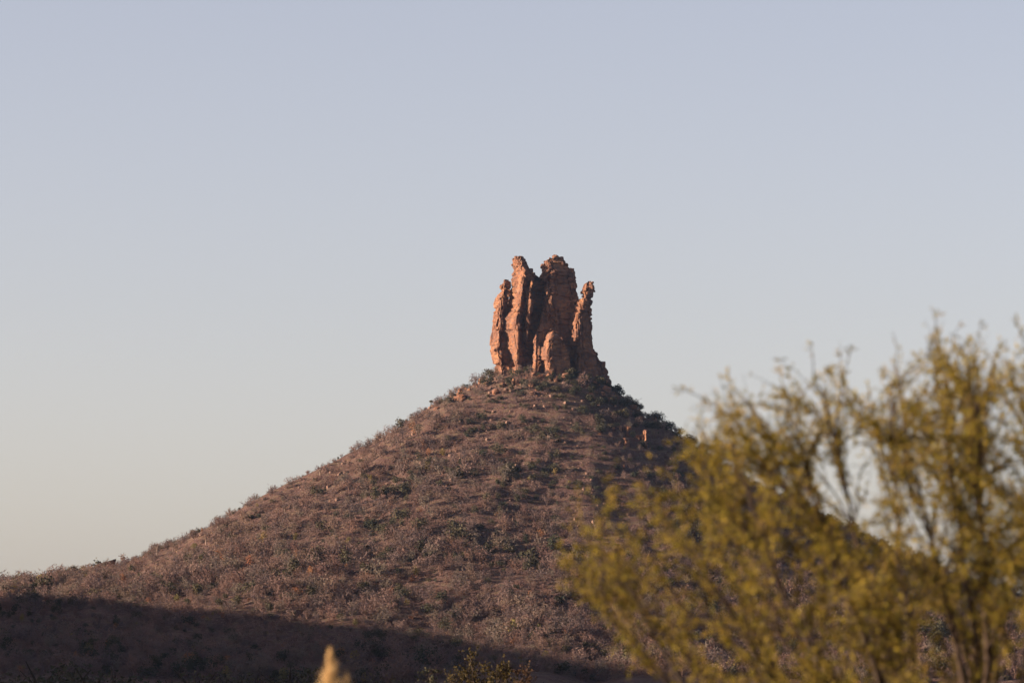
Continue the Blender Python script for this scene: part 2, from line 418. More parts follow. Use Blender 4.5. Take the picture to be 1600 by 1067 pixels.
crust(*tp[8], 20, .80, .28, .6, 13)
crust(*tp[0], 12, .78, .3, .7, 14)
crust(*tp[2], 14, .15, .3, .65, 15, facing=0)
crust(*tp[8], 16, .35, .3, .7, 16, facing=0)
crust(*tp[9], 14, .3, .4, .9, 17, facing=0)

# small cliffs cropping out of the slope
def outcrop(px, py, wpx, hpx, seed, label, depth=2.6, rot=20):
    P = hill_hit(px, py)
    if P is None: return
    m = P[1] / F_PX
    wd, ht = wpx * m, hpx * m
    r = np.random.RandomState(seed)
    base = thing('rock_outcrop', P + np.array([0, 2.0, -.1]))
    tag(base, label, 'rock outcrop', 'small cliffs on the hillside')
    n = max(2, int(round(wd / 1.2)))
    for i in range(n):
        xc = (i + .5) / n * wd - wd / 2
        w2 = wd / n * r.uniform(.65, 1.0); h2 = ht * r.uniform(.35, 1.05)
        V, F = loft([(h2, xc - w2 * .8, xc + w2 * .75), (h2 * .6, xc - w2, xc + w2), (0, xc - w2, xc + w2), (-2.2, xc - w2 * 1.1, xc + w2 * 1.1)],
                    r.uniform(-.9, .9), depth * r.uniform(.8, 1.2), rot + r.uniform(-14, 14), amp=.45, seed=seed * 7 + i, res=.3)
        obj('rock_face', mesh_np('rock_face', V, F, M['rock']), base)
outcrop(1002, 690, 18, 20, 21, 'bright orange cliff face jutting from the right shoulder of the hill', 3.0, 42)
outcrop(967, 672, 30, 9, 22, 'low ledge of broken rock just above the bright orange cliff face', 2.4, 30)
outcrop(968, 690, 24, 7, 23, 'low rock ledge level with the foot of the bright orange cliff face', 2.2, 30)
outcrop(905, 637, 16, 7, 24, 'small pale outcrop on the red bare slope below the rock tower', 2.0, 34)
outcrop(933, 590, 24, 8, 25, 'row of pale upright stones at the foot of the rock tower', 1.6, 40)
outcrop(795, 596, 16, 7, 26, 'low orange outcrop under the brightest pillar of the rock tower', 2.0, 30)
outcrop(722, 612, 14, 7, 27, 'small orange ledge on the upper skyline of the gentler slope', 2.0, 30)
outcrop(868, 690, 20, 6, 28, 'low broken ledge among dark bushes below the bare red slope', 2.0, 30)

# blocks fallen from the tower
rb = np.random.RandomState(55)
for i in range(85):
    a_ = rb.uniform(-2.9, -.2); q = rb.uniform(1.0, 2.3)
    bx_, by_ = HC[0] + math.cos(a_) * 19 * q, 1398 + math.sin(a_) * 10.5 * q
    o = bpy.data.objects.new('fallen_block', BLOCKS[rb.randint(len(BLOCKS))]); link(o)
    s_ = .35 + 1.15 * rb.uniform(0, 1) ** 2.2
    o.location = (bx_, by_, float(hill_h(bx_, by_)) + s_ * .25); o.scale = (s_ * rb.uniform(.8, 1.3), s_ * rb.uniform(.8, 1.2), s_ * rb.uniform(.6, 1.0)); o.rotation_euler = (rb.uniform(-.3, .3), rb.uniform(-.3, .3), rb.uniform(0, 6))
    tag(o, ('small' if s_ < .5 else 'medium-sized' if s_ < .8 else 'large') + ' angular sandstone block fallen on the slope under the rock tower', 'boulder', 'fallen blocks under the rock tower')

# tilted dark slab on the low skyline
P = at_y(169, 884, 1392)
P[2] = hill_h(P[0], P[1])
slab = thing('tilted_slab', P)
tag(slab, 'dark flat-topped rock slab tilted on the low end of the skyline', 'boulder')
def wedge(x0, x1, zl, zr, y0, y1, th):
    n = 10; V = []; rr = np.random.RandomState(4)
    for i in range(n + 1):
        t = i / n; x = x0 + (x1 - x0) * t; zt = zl + (zr - zl) * t
        j = rr.uniform(-.06, .06, 8)
        V += [(x, y0 + j[0], zt - th + j[1]), (x, y0 - .25 + j[2], zt + j[3]), (x, y1 + j[4], zt + j[5]), (x, y1 + j[6], zt - th + j[7])]
    F = []
    for i in range(n):
        for k in range(4):
            a, b_ = i * 4 + k, i * 4 + (k + 1) % 4
            F += [(a, b_, b_ + 4), (a, b_ + 4, a + 4)]
    F += [(0, 2, 1), (0, 3, 2), (n * 4, n * 4 + 1, n * 4 + 2), (n * 4, n * 4 + 2, n * 4 + 3)]
    return np.array(V), np.array(F)
obj('top_slab', mesh_np('top_slab', *wedge(-2.2, 2.3, 2.2, 3.5, -1.6, 1.6, .55), M['rock']), slab)
obj('base_block', mesh_np('base_block', *wedge(-1.9, 2.1, 1.66, 2.95, -1.2, 1.3, 3.4), M['rock']), slab)

# ---------------------------------------------------------------- plants of the slopes
def tri_twigs(A, B, wd, r):
    """one thin triangle per twig from A to B"""
    D = B - A; L = np.linalg.norm(D, axis=1, keepdims=True) + 1e-6
    side = np.cross(D / L, r.normal(size=A.shape)); side /= np.linalg.norm(side, axis=1, keepdims=True) + 1e-6
    side *= wd[:, None]
    V = np.stack([A - side, A + side, B], 1).reshape(-1, 3)
    return V, np.arange(len(V)).reshape(-1, 3)
def lumpy(r, n, lumps=6, spread=.55):
    """points in a lumpy unit dome, centre (0,0,.5)"""
    C = r.normal(size=(lumps, 3)); C /= np.linalg.norm(C, axis=1, keepdims=True); C *= spread * r.uniform(.5, 1, (lumps, 1))
    C[:, 2] = np.abs(C[:, 2]) * .8
    k = r.randint(lumps, size=n); R = r.uniform(.3, .55, lumps)[k]
    d = r.normal(size=(n, 3)); d /= np.linalg.norm(d, axis=1, keepdims=True)
    P = C[k] + d * (R * r.uniform(.35, 1, n) ** .5)[:, None]
    return P, d
def twig_crown(seed, w_, h_, n, z0=0.0, fine=.022, stem=True):
    r = np.random.RandomState(seed)
    Vs, Fs, off = [], [], 0
    ns = r.randint(6, 10)
    tips = np.stack([w_ / 2 * .75 * r.uniform(-1, 1, ns), w_ / 2 * .75 * r.uniform(-1, 1, ns), z0 + h_ * r.uniform(.55, .9, ns)], 1)
    A = np.tile([[0, 0, z0]], (ns, 1)) + r.normal(size=(ns, 3)) * [.12, .12, 0]
    V, F = tri_twigs(A, tips, r.uniform(.045, .08, ns), r); Vs.append(V); Fs.append(F); off += len(V)
    k = r.randint(ns, size=n // 3); t = r.uniform(.35, 1, n // 3)[:, None]
    A2 = A[k] + (tips[k] - A[k]) * t
    out = r.normal(size=(n // 3, 3)) * [1, 1, .6]; out[:, 2] += .45; out += (A2 - [0, 0, z0]) * [.5 / w_ * 2, .5 / w_ * 2, 0]
    out /= np.linalg.norm(out, axis=1, keepdims=True)
    B2 = A2 + out * (r.uniform(.25, .5, n // 3) * (w_ + h_) / 3.4)[:, None]
    V, F = tri_twigs(A2, B2, r.uniform(fine * 1.1, fine * 1.7, n // 3), r); Vs.append(V); Fs.append(F + off); off += len(V)
    m = n - n // 3
    k = r.randint(len(A2), size=m); t = r.uniform(.3, 1, m)[:, None]
    A3 = A2[k] + (B2[k] - A2[k]) * t
    o3 = out[k] * .7 + r.normal(size=(m, 3)) * .6; o3[:, 2] += .15; o3 /= np.linalg.norm(o3, axis=1, keepdims=True)
    B3 = A3 + o3 * (r.uniform(.12, .28, m) * (w_ + h_) / 3.0)[:, None]
    V, F = tri_twigs(A3, B3, r.uniform(fine * .8, fine * 1.3, m), r); Vs.append(V); Fs.append(F + off)
    return np.concatenate(Vs), np.concatenate(Fs)
def leaf_crown(seed, w_, h_, n, size, z0=0.0, lumps=7, flat=1.0):
    r = np.random.RandomState(seed)
    P, d = lumpy(r, n, lumps)
    P = P * [w_ / 2 * 1.05, w_ / 2 * 1.05, h_ * .68 * flat] + [0, 0, z0 + h_ * .32]
    P[:, 2] = np.maximum(P[:, 2], z0 + .05)
    a = r.normal(size=(n, 3)); a /= np.linalg.norm(a, axis=1, keepdims=True)
    b_ = np.cross(a, d + r.normal(size=(n, 3)) * .5); b_ /= np.linalg.norm(b_, axis=1, keepdims=True) + 1e-6
    s = size * r.uniform(.6, 1.4, (n, 1))
    V = np.stack([P - a * s * .6, P + a * s * .6, P + b_ * s * 1.1], 1).reshape(-1, 3)
    return V, np.arange(len(V)).reshape(-1, 3)
def tube_path(P, R, sides=5):
    """tube along points P with radii R -> V, tri F"""
    P = np.asarray(P, float); n = len(P); V = []
    for i in range(n):
        d = P[min(i + 1, n - 1)] - P[max(i - 1, 0)]; d /= np.linalg.norm(d) + 1e-9
        u = np.cross(d, [0.31, 0.87, 0.2]); u /= np.linalg.norm(u) + 1e-9; v = np.cross(d, u)
        for k in range(sides):
            a = 2 * math.pi * k / sides; V.append(P[i] + R[i] * (math.cos(a) * u + math.sin(a) * v))
    F = []
    for i in range(n - 1):
        for k in range(sides):
            a = i * sides + k; b_ = i * sides + (k + 1) % sides
            F += [(a, b_, b_ + sides), (a, b_ + sides, a + sides)]
    return np.array(V), np.array(F)
def merge(parts):
    Vs, Fs, off = [], [], 0
    for V, F in parts:
        Vs.append(V); Fs.append(F + off); off += len(V)
    return np.concatenate(Vs), np.concatenate(Fs)
def trunk_geo(seed, h_, rad, spread, n=4):
    r = np.random.RandomState(seed)
    fork = np.array([r.uniform(-.2, .2), r.uniform(-.2, .2), h_ * .4])
    ps = [tube_path([(0, 0, -.4), (.03, .02, h_ * .2), fork], [rad * 1.25, rad, rad * .85])]
    for i in range(n):
        a = 2 * math.pi * (i + r.uniform(-.3, .3)) / n
        e = fork + [math.cos(a) * spread * r.uniform(.6, 1), math.sin(a) * spread * r.uniform(.6, 1), h_ * r.uniform(.3, .5)]
        mid = (fork + e) / 2 + [0, 0, h_ * .06]
        ps.append(tube_path([fork, mid, e], [rad * .65, rad * .45, rad * .15]))
    return merge(ps)

SHRUB = {
 'bare': [merge([twig_crown(40 + i, w_, h_, 60, 0, .048), leaf_crown(140 + i, w_ * 1.02, h_ * 1.0, 145, .185, 0, 6 + i)]) for i, (w_, h_) in enumerate(((3.0, 2.6), (3.8, 2.9), (2.6, 2.9), (3.4, 2.3), (4.2, 3.4)))],
 'green': [leaf_crown(60 + i, w_, h_, 300, .23, 0, l) for i, (w_, h_, l) in enumerate(((3.0, 2.4, 6), (3.9, 2.8, 9), (2.7, 3.1, 7)))],
 'yellow': [leaf_crown(70 + i, w_, h_, 240, .17, 0, l) for i, (w_, h_, l) in enumerate(((2.6, 2.2, 6), (2.2, 2.8, 7)))],
 'rust': [leaf_crown(80 + i, w_, h_, 200, .16, 0, l) for i, (w_, h_, l) in enumerate(((2.4, 2.0, 6), (2.0, 2.4, 5)))],
}
SMAT = {'bare': M['twig'], 'green': M['green'], 'yellow': M['yellow'], 'rust': M['rust']}
SMESH = {k: [mesh_np(k + '_shrub', V, F, SMAT[k], tint=np.full(len(V), .13 * i)) for i, (V, F) in enumerate(L)] for k, L in SHRUB.items()}
SINFO = {
 'bare': ('bare_shrub', 'leafless grey-brown shrub of fine twigs growing on the stony hillside', 'shrub', 'leafless shrubs covering the hillside'),
 'green': ('green_bush', 'dark green leafy bush among leafless shrubs on the hillside', 'bush', 'dark green bushes scattered over the hillside'),
 'yellow': ('yellow_bush', 'yellowish olive bush among leafless shrubs on the hillside', 'bush', 'yellowish bushes scattered over the hillside'),
 'rust': ('rust_bush', 'rust orange bush with dry leaves among leafless shrubs on the hillside', 'bush', 'rust coloured bushes scattered over the hillside'),
}
r = np.random.RandomState(77)
# candidate spots over the hill, jittered grid, thinned on the bare red upper slope
gx, gy = np.meshgrid(np.arange(HC[0] - 225, HC[0] + 150, 3.1), np.arange(HC[1] - 270, HC[1] + 60, 3.1))
X = (gx + r.uniform(-1.5, 1.5, gx.shape)).ravel(); Y = (gy + r.uniform(-1.5, 1.5, gy.shape)).ravel()
Z = hill_h(X, Y)
rad = np.hypot(X - HC[0], Y - HC[1])
dens = 0.86 + 0.42 * vnoise(X / 26, Y / 26, s=51) + 0.25 * vnoise(X / 9, Y / 9, s=52)
bare_zone = smooth(70, 80, Z) * smooth(98, 92, Z) * smooth(-8, 8, X - HC[0]) * smooth(45, 30, X - HC[0])
dens = dens - 0.45 * bare_zone + 0.22 * smooth(55, 75, Z) + 0.25 * smooth(60, 35, Z)
dens = np.where(Y > HC[1] + 25, dens * .5, dens)
in_tower = ((X - HC[0]) / 19.5) ** 2 + ((Y - 1399) / 8.5) ** 2 < 1
keep = (r.uniform(0, 1, X.shape) < dens) & (Z > 1.5) & ~in_tower & (rad < 330)
X, Y, Z, rad = X[keep], Y[keep], Z[keep], rad[keep]
u = r.uniform(0, 1, X.shape)
gz = 0.06 + 0.20 * smooth(-.1, .5, vnoise(X / 18, Y / 18, s=61)) + 0.22 * smooth(45, 65, Z) * smooth(-60, -10, X - HC[0]) + 0.15 * smooth(60, 95, Z) * smooth(-25, 10, X - HC[0]) + 0.25 * smooth(25, 50, X - HC[0]) * smooth(40, 60, Z)
kind = np.where(u < gz, 'green', np.where(u < gz + .018, 'yellow', np.where(u < gz + .030, 'rust', 'bare')))
size = (.62 + 1.05 * r.uniform(0, 1, X.shape) ** 1.4) * np.where(Z > 75, .85, 1.0) * np.where(Z < 45, 1.15, 1.0)
size = size * (.95 + .4 * vnoise(X / 28, Y / 28, s=65))
size = np.where(r.uniform(0, 1, X.shape) < .06, size * 1.35, size)
rotz = r.uniform(0, 6.283, X.shape); tint = r.uniform(0, 1, X.shape); proto = r.randint(0, 60, X.shape)
px, py = project(np.stack([X, Y, Z + 1], 1))
infr = (px > -5) & (px < 1605) & (py < 1075)
# in view: not hidden behind the hill's own crest
vis = infr.copy()
for t in np.linspace(.80, .995, 28):
    q = hill_base(X * t, Y * t)[0]; zz = CAM_Z + (Z + 2.2 - CAM_Z) * t
    vis &= ~(q > zz + .4)
print('shrubs', len(X), 'visible', vis.sum(), {k: int(((kind == k) & vis).sum()) for k in SINFO})
SHAPES = {'bare': ('rounded', 'wide', 'narrow upright', 'low spreading', 'tall broad'), 'green': ('rounded', 'wide clumped', 'upright'), 'yellow': ('rounded', 'upright'), 'rust': ('low rounded', 'upright')}
KINDS = {'bare': 'leafless twiggy shrub', 'green': 'dark green bush', 'yellow': 'yellow-olive bush', 'rust': 'rust-orange dry bush'}
shade_line = np.interp(px, [e[0] for e in edge], [e[1] for e in edge])
def shrub_label(k, i):
    sz = 'small' if size[i] < .8 else 'medium-sized' if size[i] < 1.15 else 'large' if size[i] < 1.5 else 'very large'
    if rad[i] < 30: zone = 'close under the rock tower'
    elif py[i] > shade_line[i] + 4: zone = 'in the ridge shadow at the hill foot'
    elif py[i] > shade_line[i] - 28: zone = 'on the sunny slope just above the shadow edge'
    elif Z[i] > 72: zone = 'on the steep upper slope below the rock tower'
    elif X[i] < HC[0] - 95: zone = 'on the low gentle spur of the hill'
    elif Z[i] > 48: zone = 'halfway up the hillside'
    else: zone = 'on the sunny lower hillside'
    return f'{sz} {SHAPES[k][proto[i] % len(SHAPES[k])]} {KINDS[k]} {zone}'
stuff = {k: [] for k in SINFO}
for k in SINFO:
    ids = np.where(kind == k)[0]
    score = np.where(vis[ids], 1e3, 0) * size[ids] / Y[ids] * (1 - .85 * smooth(1000, 1250, px[ids])) * np.where(py[ids] > shade_line[ids], .62, 1.0)
    order = ids[np.argsort(-score)]
    nind = min(300, int(vis[ids].sum()))
    nm, lab, cat, grp = SINFO[k]
    for i in order[:nind]:
        o = bpy.data.objects.new(nm, SMESH[k][proto[i] % len(SMESH[k])]); col.objects.link(o)
        o.location = (X[i], Y[i], Z[i] - .12); o.rotation_euler = (0, 0, rotz[i]); o.scale = (size[i], size[i], size[i] * (.85 + .3 * tint[i]))
        tag(o, shrub_label(k, i), cat, grp)
    stuff[k] = [i for i in order[nind:] if vis[i] or tint[i] < .15]
def joined(k, ids, xyz, sz, rz, tn, pr):
    Vs, Fs, Ts, off = [], [], [], 0
    for i in ids:
        V, F = SHRUB[k][pr[i] % len(SHRUB[k])]
        c, s_ = math.cos(rz[i]), math.sin(rz[i]); z = sz[i]
        W = np.stack([(V[:, 0] * c - V[:, 1] * s_) * z + xyz[0][i], (V[:, 0] * s_ + V[:, 1] * c) * z + xyz[1][i], V[:, 2] * z + xyz[2][i] - .12], 1)
        Vs.append(W); Fs.append(F + off); Ts.append(np.full(len(V), tn[i])); off += len(V)
    return np.concatenate(Vs), np.concatenate(Fs), np.concatenate(Ts)
for k in stuff:
    if not stuff[k]: continue
    V, F, T = joined(k, stuff[k], (X, Y, Z), size, rotz, tint, proto)
    o = obj(SINFO[k][0] + '_cover', mesh_np(k + '_cover', V, F, SMAT[k], tint=T))
    tag(o, {'bare': 'mass of leafless scrub covering the rest of the hillside', 'green': 'dark green scrub on the rest of the hillside', 'yellow': 'yellowish scrub on the rest of the hillside', 'rust': 'rust coloured scrub on the rest of the hillside'}[k], 'scrub', kind='stuff')
    print(k, 'stuff tris', len(F))
# scrub on the western ridge
rx = r.uniform(RX - 60, RX + 200, 620); ry = r.uniform(180, 1500, 620); rz_ = ridge_h(rx, ry)
rx[:380] = RX + r.normal(size=380) * 6; rz_ = ridge_h(rx, ry)
m_ = rz_ > 3
rx, ry, rz_ = rx[m_], ry[m_], rz_[m_]
V, F, T = joined('bare', range(len(rx)), (rx, ry, rz_), r.uniform(.6, 1.3, len(rx)), r.uniform(0, 6, len(rx)), r.uniform(0, 1, len(rx)), r.randint(0, 60, len(rx)))
tag(obj('ridge_scrub', mesh_np('ridge_scrub', V, F, M['twig'], tint=T)), 'leafless scrub on the ridge beside the hill', 'scrub', kind='stuff')

# loose stones
ns = 1300
a = r.uniform(-math.pi, 0, ns); rr = 16 + 150 * r.uniform(0, 1, ns) ** 1.1
sx, sy = HC[0] + np.cos(a) * rr, HC[1] + np.sin(a) * rr; sz_ = hill_h(sx, sy)
ok = (vnoise(sx / 15, sy / 15, s=91) + .25 * smooth(50, 80, sz_) > 0.0)
sx, sy, sz_ = sx[ok], sy[ok], sz_[ok]
ss = .25 + .55 * r.uniform(0, 1, len(sx)) ** 2.5
BV = [block_mesh(s, 1, 1, .7) for s in range(30, 38)]
Vs, Fs, off = [], [], 0
for i in range(len(sx)):
    V, F = BV[i % 8]; Vs.append(V * ss[i] * [1, 1, .8] + [sx[i], sy[i], sz_[i] + ss[i] * .2]); Fs.append(F + off); off += len(V)
tag(obj('loose_stones', mesh_np('loose_stones', np.concatenate(Vs), np.concatenate(Fs), M['stone'])), 'loose reddish stones strewn over the hillside', 'stones', kind='stuff')

# trees of the hillside and the plain (trunk and crown)
def tree_kind(name, seed, h_, w_, crown, bark, leaf):
    tv = trunk_geo(seed, h_, .035 * h_, w_ * .3)
    tm = mesh_np(name + '_trunk', *tv, bark, tint=np.full(len(tv[0]), .2))
    if crown == 'bare': cv = twig_crown(seed + 1, w_, h_ * .68, 420, h_ * .33, .024)
    elif crown == 'flat': cv = leaf_crown(seed + 1, w_, h_ * .42, 420, .17, h_ * .58, 8)
    else: cv = leaf_crown(seed + 1, w_, h_ * .92, 700, .22, h_ * .08, 12)
    cm = mesh_np(name + '_crown', *cv, leaf, tint=np.full(len(cv[0]), .3))
    return tm, cm
def plant_tree(kind_, loc, s, rz, name, label, cat, group=None):
    t = thing(name, loc); t.scale = (s, s, s); t.rotation_euler = (0, 0, rz)
    obj('trunk', kind_[0], t); obj('crown', kind_[1], t)
    return tag(t, label, cat, group)
BARE_T = [tree_kind('bare_tree', 300 + 9 * i, 4.6, w_, 'bare', M['bark'], M['twig']) for i, w_ in enumerate((4.2, 5.2, 3.8))]
FLAT_T = [tree_kind('flat_tree', 400 + 9 * i, 3.6, w_, 'flat', M['dark_bark'], M['green']) for i, w_ in enumerate((3.2, 3.8))]
FULL_T = [tree_kind('leafy_tree', 500 + 9 * i, 5.0, w_, 'full', M['dark_bark'], M['green']) for i, w_ in enumerate((5.2, 6.4, 5.8))]
rnd = random.Random(9)
def on_hill(px, py):                      # a plant whose foot is seen at this pixel, or on the skyline below it
    P = hill_hit(px, py)
    if P is None:
        for dy in range(1, 60):
            P = hill_hit(px, py + dy)
            if P is not None: break
    return P
for (px_, py_, s) in ((340, 830, .9), (118, 905, .7), (345, 842, 1.0), (322, 850, .9), (60, 912, .7), (205, 925, .8), (372, 860, .8), (310, 872, .9), (330, 885, .8), (350, 872, .7), (445, 800, .7), (500, 742, .7),
                      (90, 905, .8), (245, 868, .9), (270, 862, .7), (560, 705, .6), (590, 690, .6), (530, 860, .8), (655, 780, .7), (1010, 960, .9), (720, 960, .9), (640, 930, .8), (840, 955, .8), (960, 930, .9), (765, 585, .7), (712, 603, .6), (755, 592, .5)):
    P = on_hill(px_, py_)
    if P is None: continue
    plant_tree(BARE_T[rnd.randrange(3)], P - np.array([0, 0, .1]), s, rnd.uniform(0, 6), 'bare_tree', 'leafless ' + ('wide' if s > .85 else 'mid-height' if s > .65 else 'little') + ' tree with pale trunk ' + ('on the skyline of the low spur' if px_ < 290 else 'in the pale grove on the low spur' if px_ < 400 else 'on the upper skyline slope' if py_ < 760 else 'on the sunny lower slope'), 'tree', 'leafless pale-trunked trees on the hill')
for (px_, py_, s, lab) in ((621, 664, .5, 'small flat-topped tree alone on the skyline beside an umbrella-shaped one'), (643, 652, .5, 'umbrella-shaped dark tree on the skyline above the flat-topped one'),
                           (673, 636, .7, 'wider dark flat-topped tree on the skyline below the rock tower'), (934, 562, .62, 'lone wind-bent tree clinging to the steep side of the rock tower'),
                           (953, 585, .45, 'little dark tree at the foot of the rock tower apron'), (968, 592, .6, 'slender dark tree on the shaded skyline below the tower apron')):
    P = on_hill(px_, py_)
    if px_ == 934: P = at_y(932, 562, 1399.0)
    if P is None: continue
    plant_tree(FLAT_T[rnd.randrange(2)], P - np.array([0, 0, .15]), s, rnd.uniform(0, 6), 'flat_topped_tree', lab, 'tree')
for (px_, py_, s) in ((980, 605, .6), (990, 610, .7), (1022, 640, .75), (1030, 650, .9), (1042, 655, .7), (1062, 672, .7), (1085, 690, .7), (1100, 695, .8), (1160, 735, .7), (1180, 745, .8), (1000, 622, .6), (1050, 664, .7),
                      (838, 604, .7), (852, 606, .65), (824, 603, .55), (868, 612, .6), (845, 610, .5), (900, 604, .5), (925, 606, .5), (822, 640, .6), (405, 895, .9), (430, 905, .8), (515, 935, .8), (695, 990, 1.1), (480, 940, .7), (815, 660, .7), (740, 745, .7), (700, 690, .6)):
    P = on_hill(px_, py_)
    if P is None: continue
    plant_tree(FULL_T[rnd.randrange(3)], P - np.array([0, 0, .15]), s, rnd.uniform(0, 6), 'leafy_tree', 'dark green leafy ' + ('wide' if s > .75 else 'mid-height' if s > .62 else 'little') + ' tree ' + ('on the shaded steep skyline' if px_ > 975 else 'at the foot of the rock tower' if py_ < 615 else 'beside the shadow edge on the lower slope' if py_ > 890 else 'on the upper slope below the rock tower'), 'tree', 'dark green trees on the hill')

# dark trees on the shaded plain at the foot of the hill
for i in range(26):
    px_ = -20 + i * 42 + rnd.uniform(-14, 14)
    top = 1030 + rnd.uniform(-16, 14) + max(0, (px_ - 420)) * .075
    D = rnd.uniform(380, 470)
    P = at_y(px_, top, D); s = P[2] / 5.0
    if s < .35: continue
    plant_tree(FULL_T[i % 3], (P[0], P[1], 0), s, rnd.uniform(0, 6), 'shade_tree', ('tall' if s > 1.3 else 'mid-height' if s > 1.05 else 'low') + ' dark ' + ('round' if i % 3 == 0 else 'spreading' if i % 3 == 1 else 'bushy') + '-crowned tree in shade on the plain before the hill', 'tree', 'trees in shade at the foot of the hill')

# ---------------------------------------------------------------- branching shrubs near the road
def grow(base, n_limbs, centre, radii, seed, limb_r, levels, leaf, leaf_n, up, limb_dirs=None, whip=.5, spread=(.55, .6), lift=.05):
    """limbs fan out of the base into an ellipsoid; returns limb meshes (V,F) and leaf points with directions"""
    r = np.random.RandomState(seed)
    limbs, leafP, leafD = [], [], []
    base = np.array(base, float); centre = np.array(centre, float); radii = np.array(radii, float)
    size = radii.mean()
    def path(p, d, L, n, wig, lift):
        pts = [p]; d = d / np.linalg.norm(d)
        for i in range(n):
            d = d + r.normal(size=3) * wig + np.array([0, 0, lift]); d /= np.linalg.norm(d)
            pts.append(pts[-1] + d * L / n)
        return np.array(pts), d
    def inside(p): return (((p - centre) / radii) ** 2).sum() < 1.25
    for li in range(n_limbs):
        if limb_dirs is not None and li < len(limb_dirs): tgt = np.array(limb_dirs[li], float)
        else:
            v = r.normal(size=3); v[2] = abs(v[2]) * .9 - .15; v /= np.linalg.norm(v); tgt = centre + v * radii * r.uniform(.75, 1.0)
        tubes = []
        L = np.linalg.norm(tgt - base)
        # quadratic bend: rises first, then leans out
        ctrl = base + (tgt - base) * .45 + np.array([0, 0, up * L * r.uniform(.5, 1.0)])
        t = np.linspace(0, 1, 11)[:, None]
        P = (1 - t) ** 2 * base + 2 * t * (1 - t) * ctrl + t * t * tgt
        P[1:-1] += r.normal(size=(9, 3)) * size * .015
        R = limb_r * r.uniform(.75, 1.1) * (1 - t[:, 0]) ** .8 + limb_r * .09
        tubes.append(tube_path(P, R, 6))
        for bi in range(levels[0]):
            k = r.uniform(.22, .97); q = P[int(k * 10)] + (P[min(10, int(k * 10) + 1)] - P[int(k * 10)]) * (k * 10 % 1)
            d0 = P[min(10, int(k * 10) + 1)] - P[max(0, int(k * 10) - 1)]; d0 /= np.linalg.norm(d0)
            d = d0 + r.normal(size=3) * spread[0] + np.array([0, 0, 2 * lift])
            Lb = size * r.uniform(.30, .66) * (1.15 - .5 * k)
            Pb, de = path(q, d, Lb, 5, .16, lift)
            if not inside(Pb[-1]) and r.uniform() < .6: continue
            tubes.append(tube_path(Pb, limb_r * .28 * np.linspace(1, .25, 6), 4))
            for wi in range(levels[1]):
                j = r.uniform(.1, 1); q2 = Pb[int(j * 4.99)]
                d2 = (Pb[-1] - Pb[0]) / Lb + r.normal(size=3) * spread[1] + np.array([0, 0, whip * r.uniform(.2, 1)])
                Lw = size * r.uniform(.16, .40)
                Pw, _ = path(q2, d2, Lw, 4, .12, lift)
                if not inside(Pw[-1]) and r.uniform() < .75: continue
                tubes.append(tube_path(Pw, limb_r * .10 * np.linspace(1, .3, 5), 3))
                for _ in range(leaf_n):
                    s_ = r.uniform(0.02, .95); i0 = int(s_ * 3.99); f_ = s_ * 4 - i0
                    leafP.append(Pw[i0] + (Pw[i0 + 1] - Pw[i0]) * f_ + r.normal(size=3) * leaf * .2); leafD.append(Pw[i0 + 1] - Pw[i0])
        limbs.append(merge(tubes))
    return limbs, np.array(leafP), np.array(leafD)
def leaf_mesh(name, P, D, leaf, mat, seed, per=3, width=.3):
    r = np.random.RandomState(seed)
    P = np.repeat(P, per, 0); D = np.repeat(D, per, 0); n = len(P)
    D = D / (np.linalg.norm(D, axis=1, keepdims=True) + 1e-9)
    d = D * .8 + r.normal(size=(n, 3)) * .55; d /= np.linalg.norm(d, axis=1, keepdims=True)
    s = np.cross(d, r.normal(size=(n, 3))); s /= np.linalg.norm(s, axis=1, keepdims=True)
    L = leaf * r.uniform(.6, 1.3, (n, 1))
    V = np.stack([P, P + d * L * .5 + s * L * width, P + d * L, P + d * L * .5 - s * L * width], 1).reshape(-1, 3)
    F = np.arange(len(V)).reshape(-1, 4)
    return mesh_np(name, V, F, mat, tint=np.repeat(np.repeat(r.uniform(0, 1, n // per), per), 4))

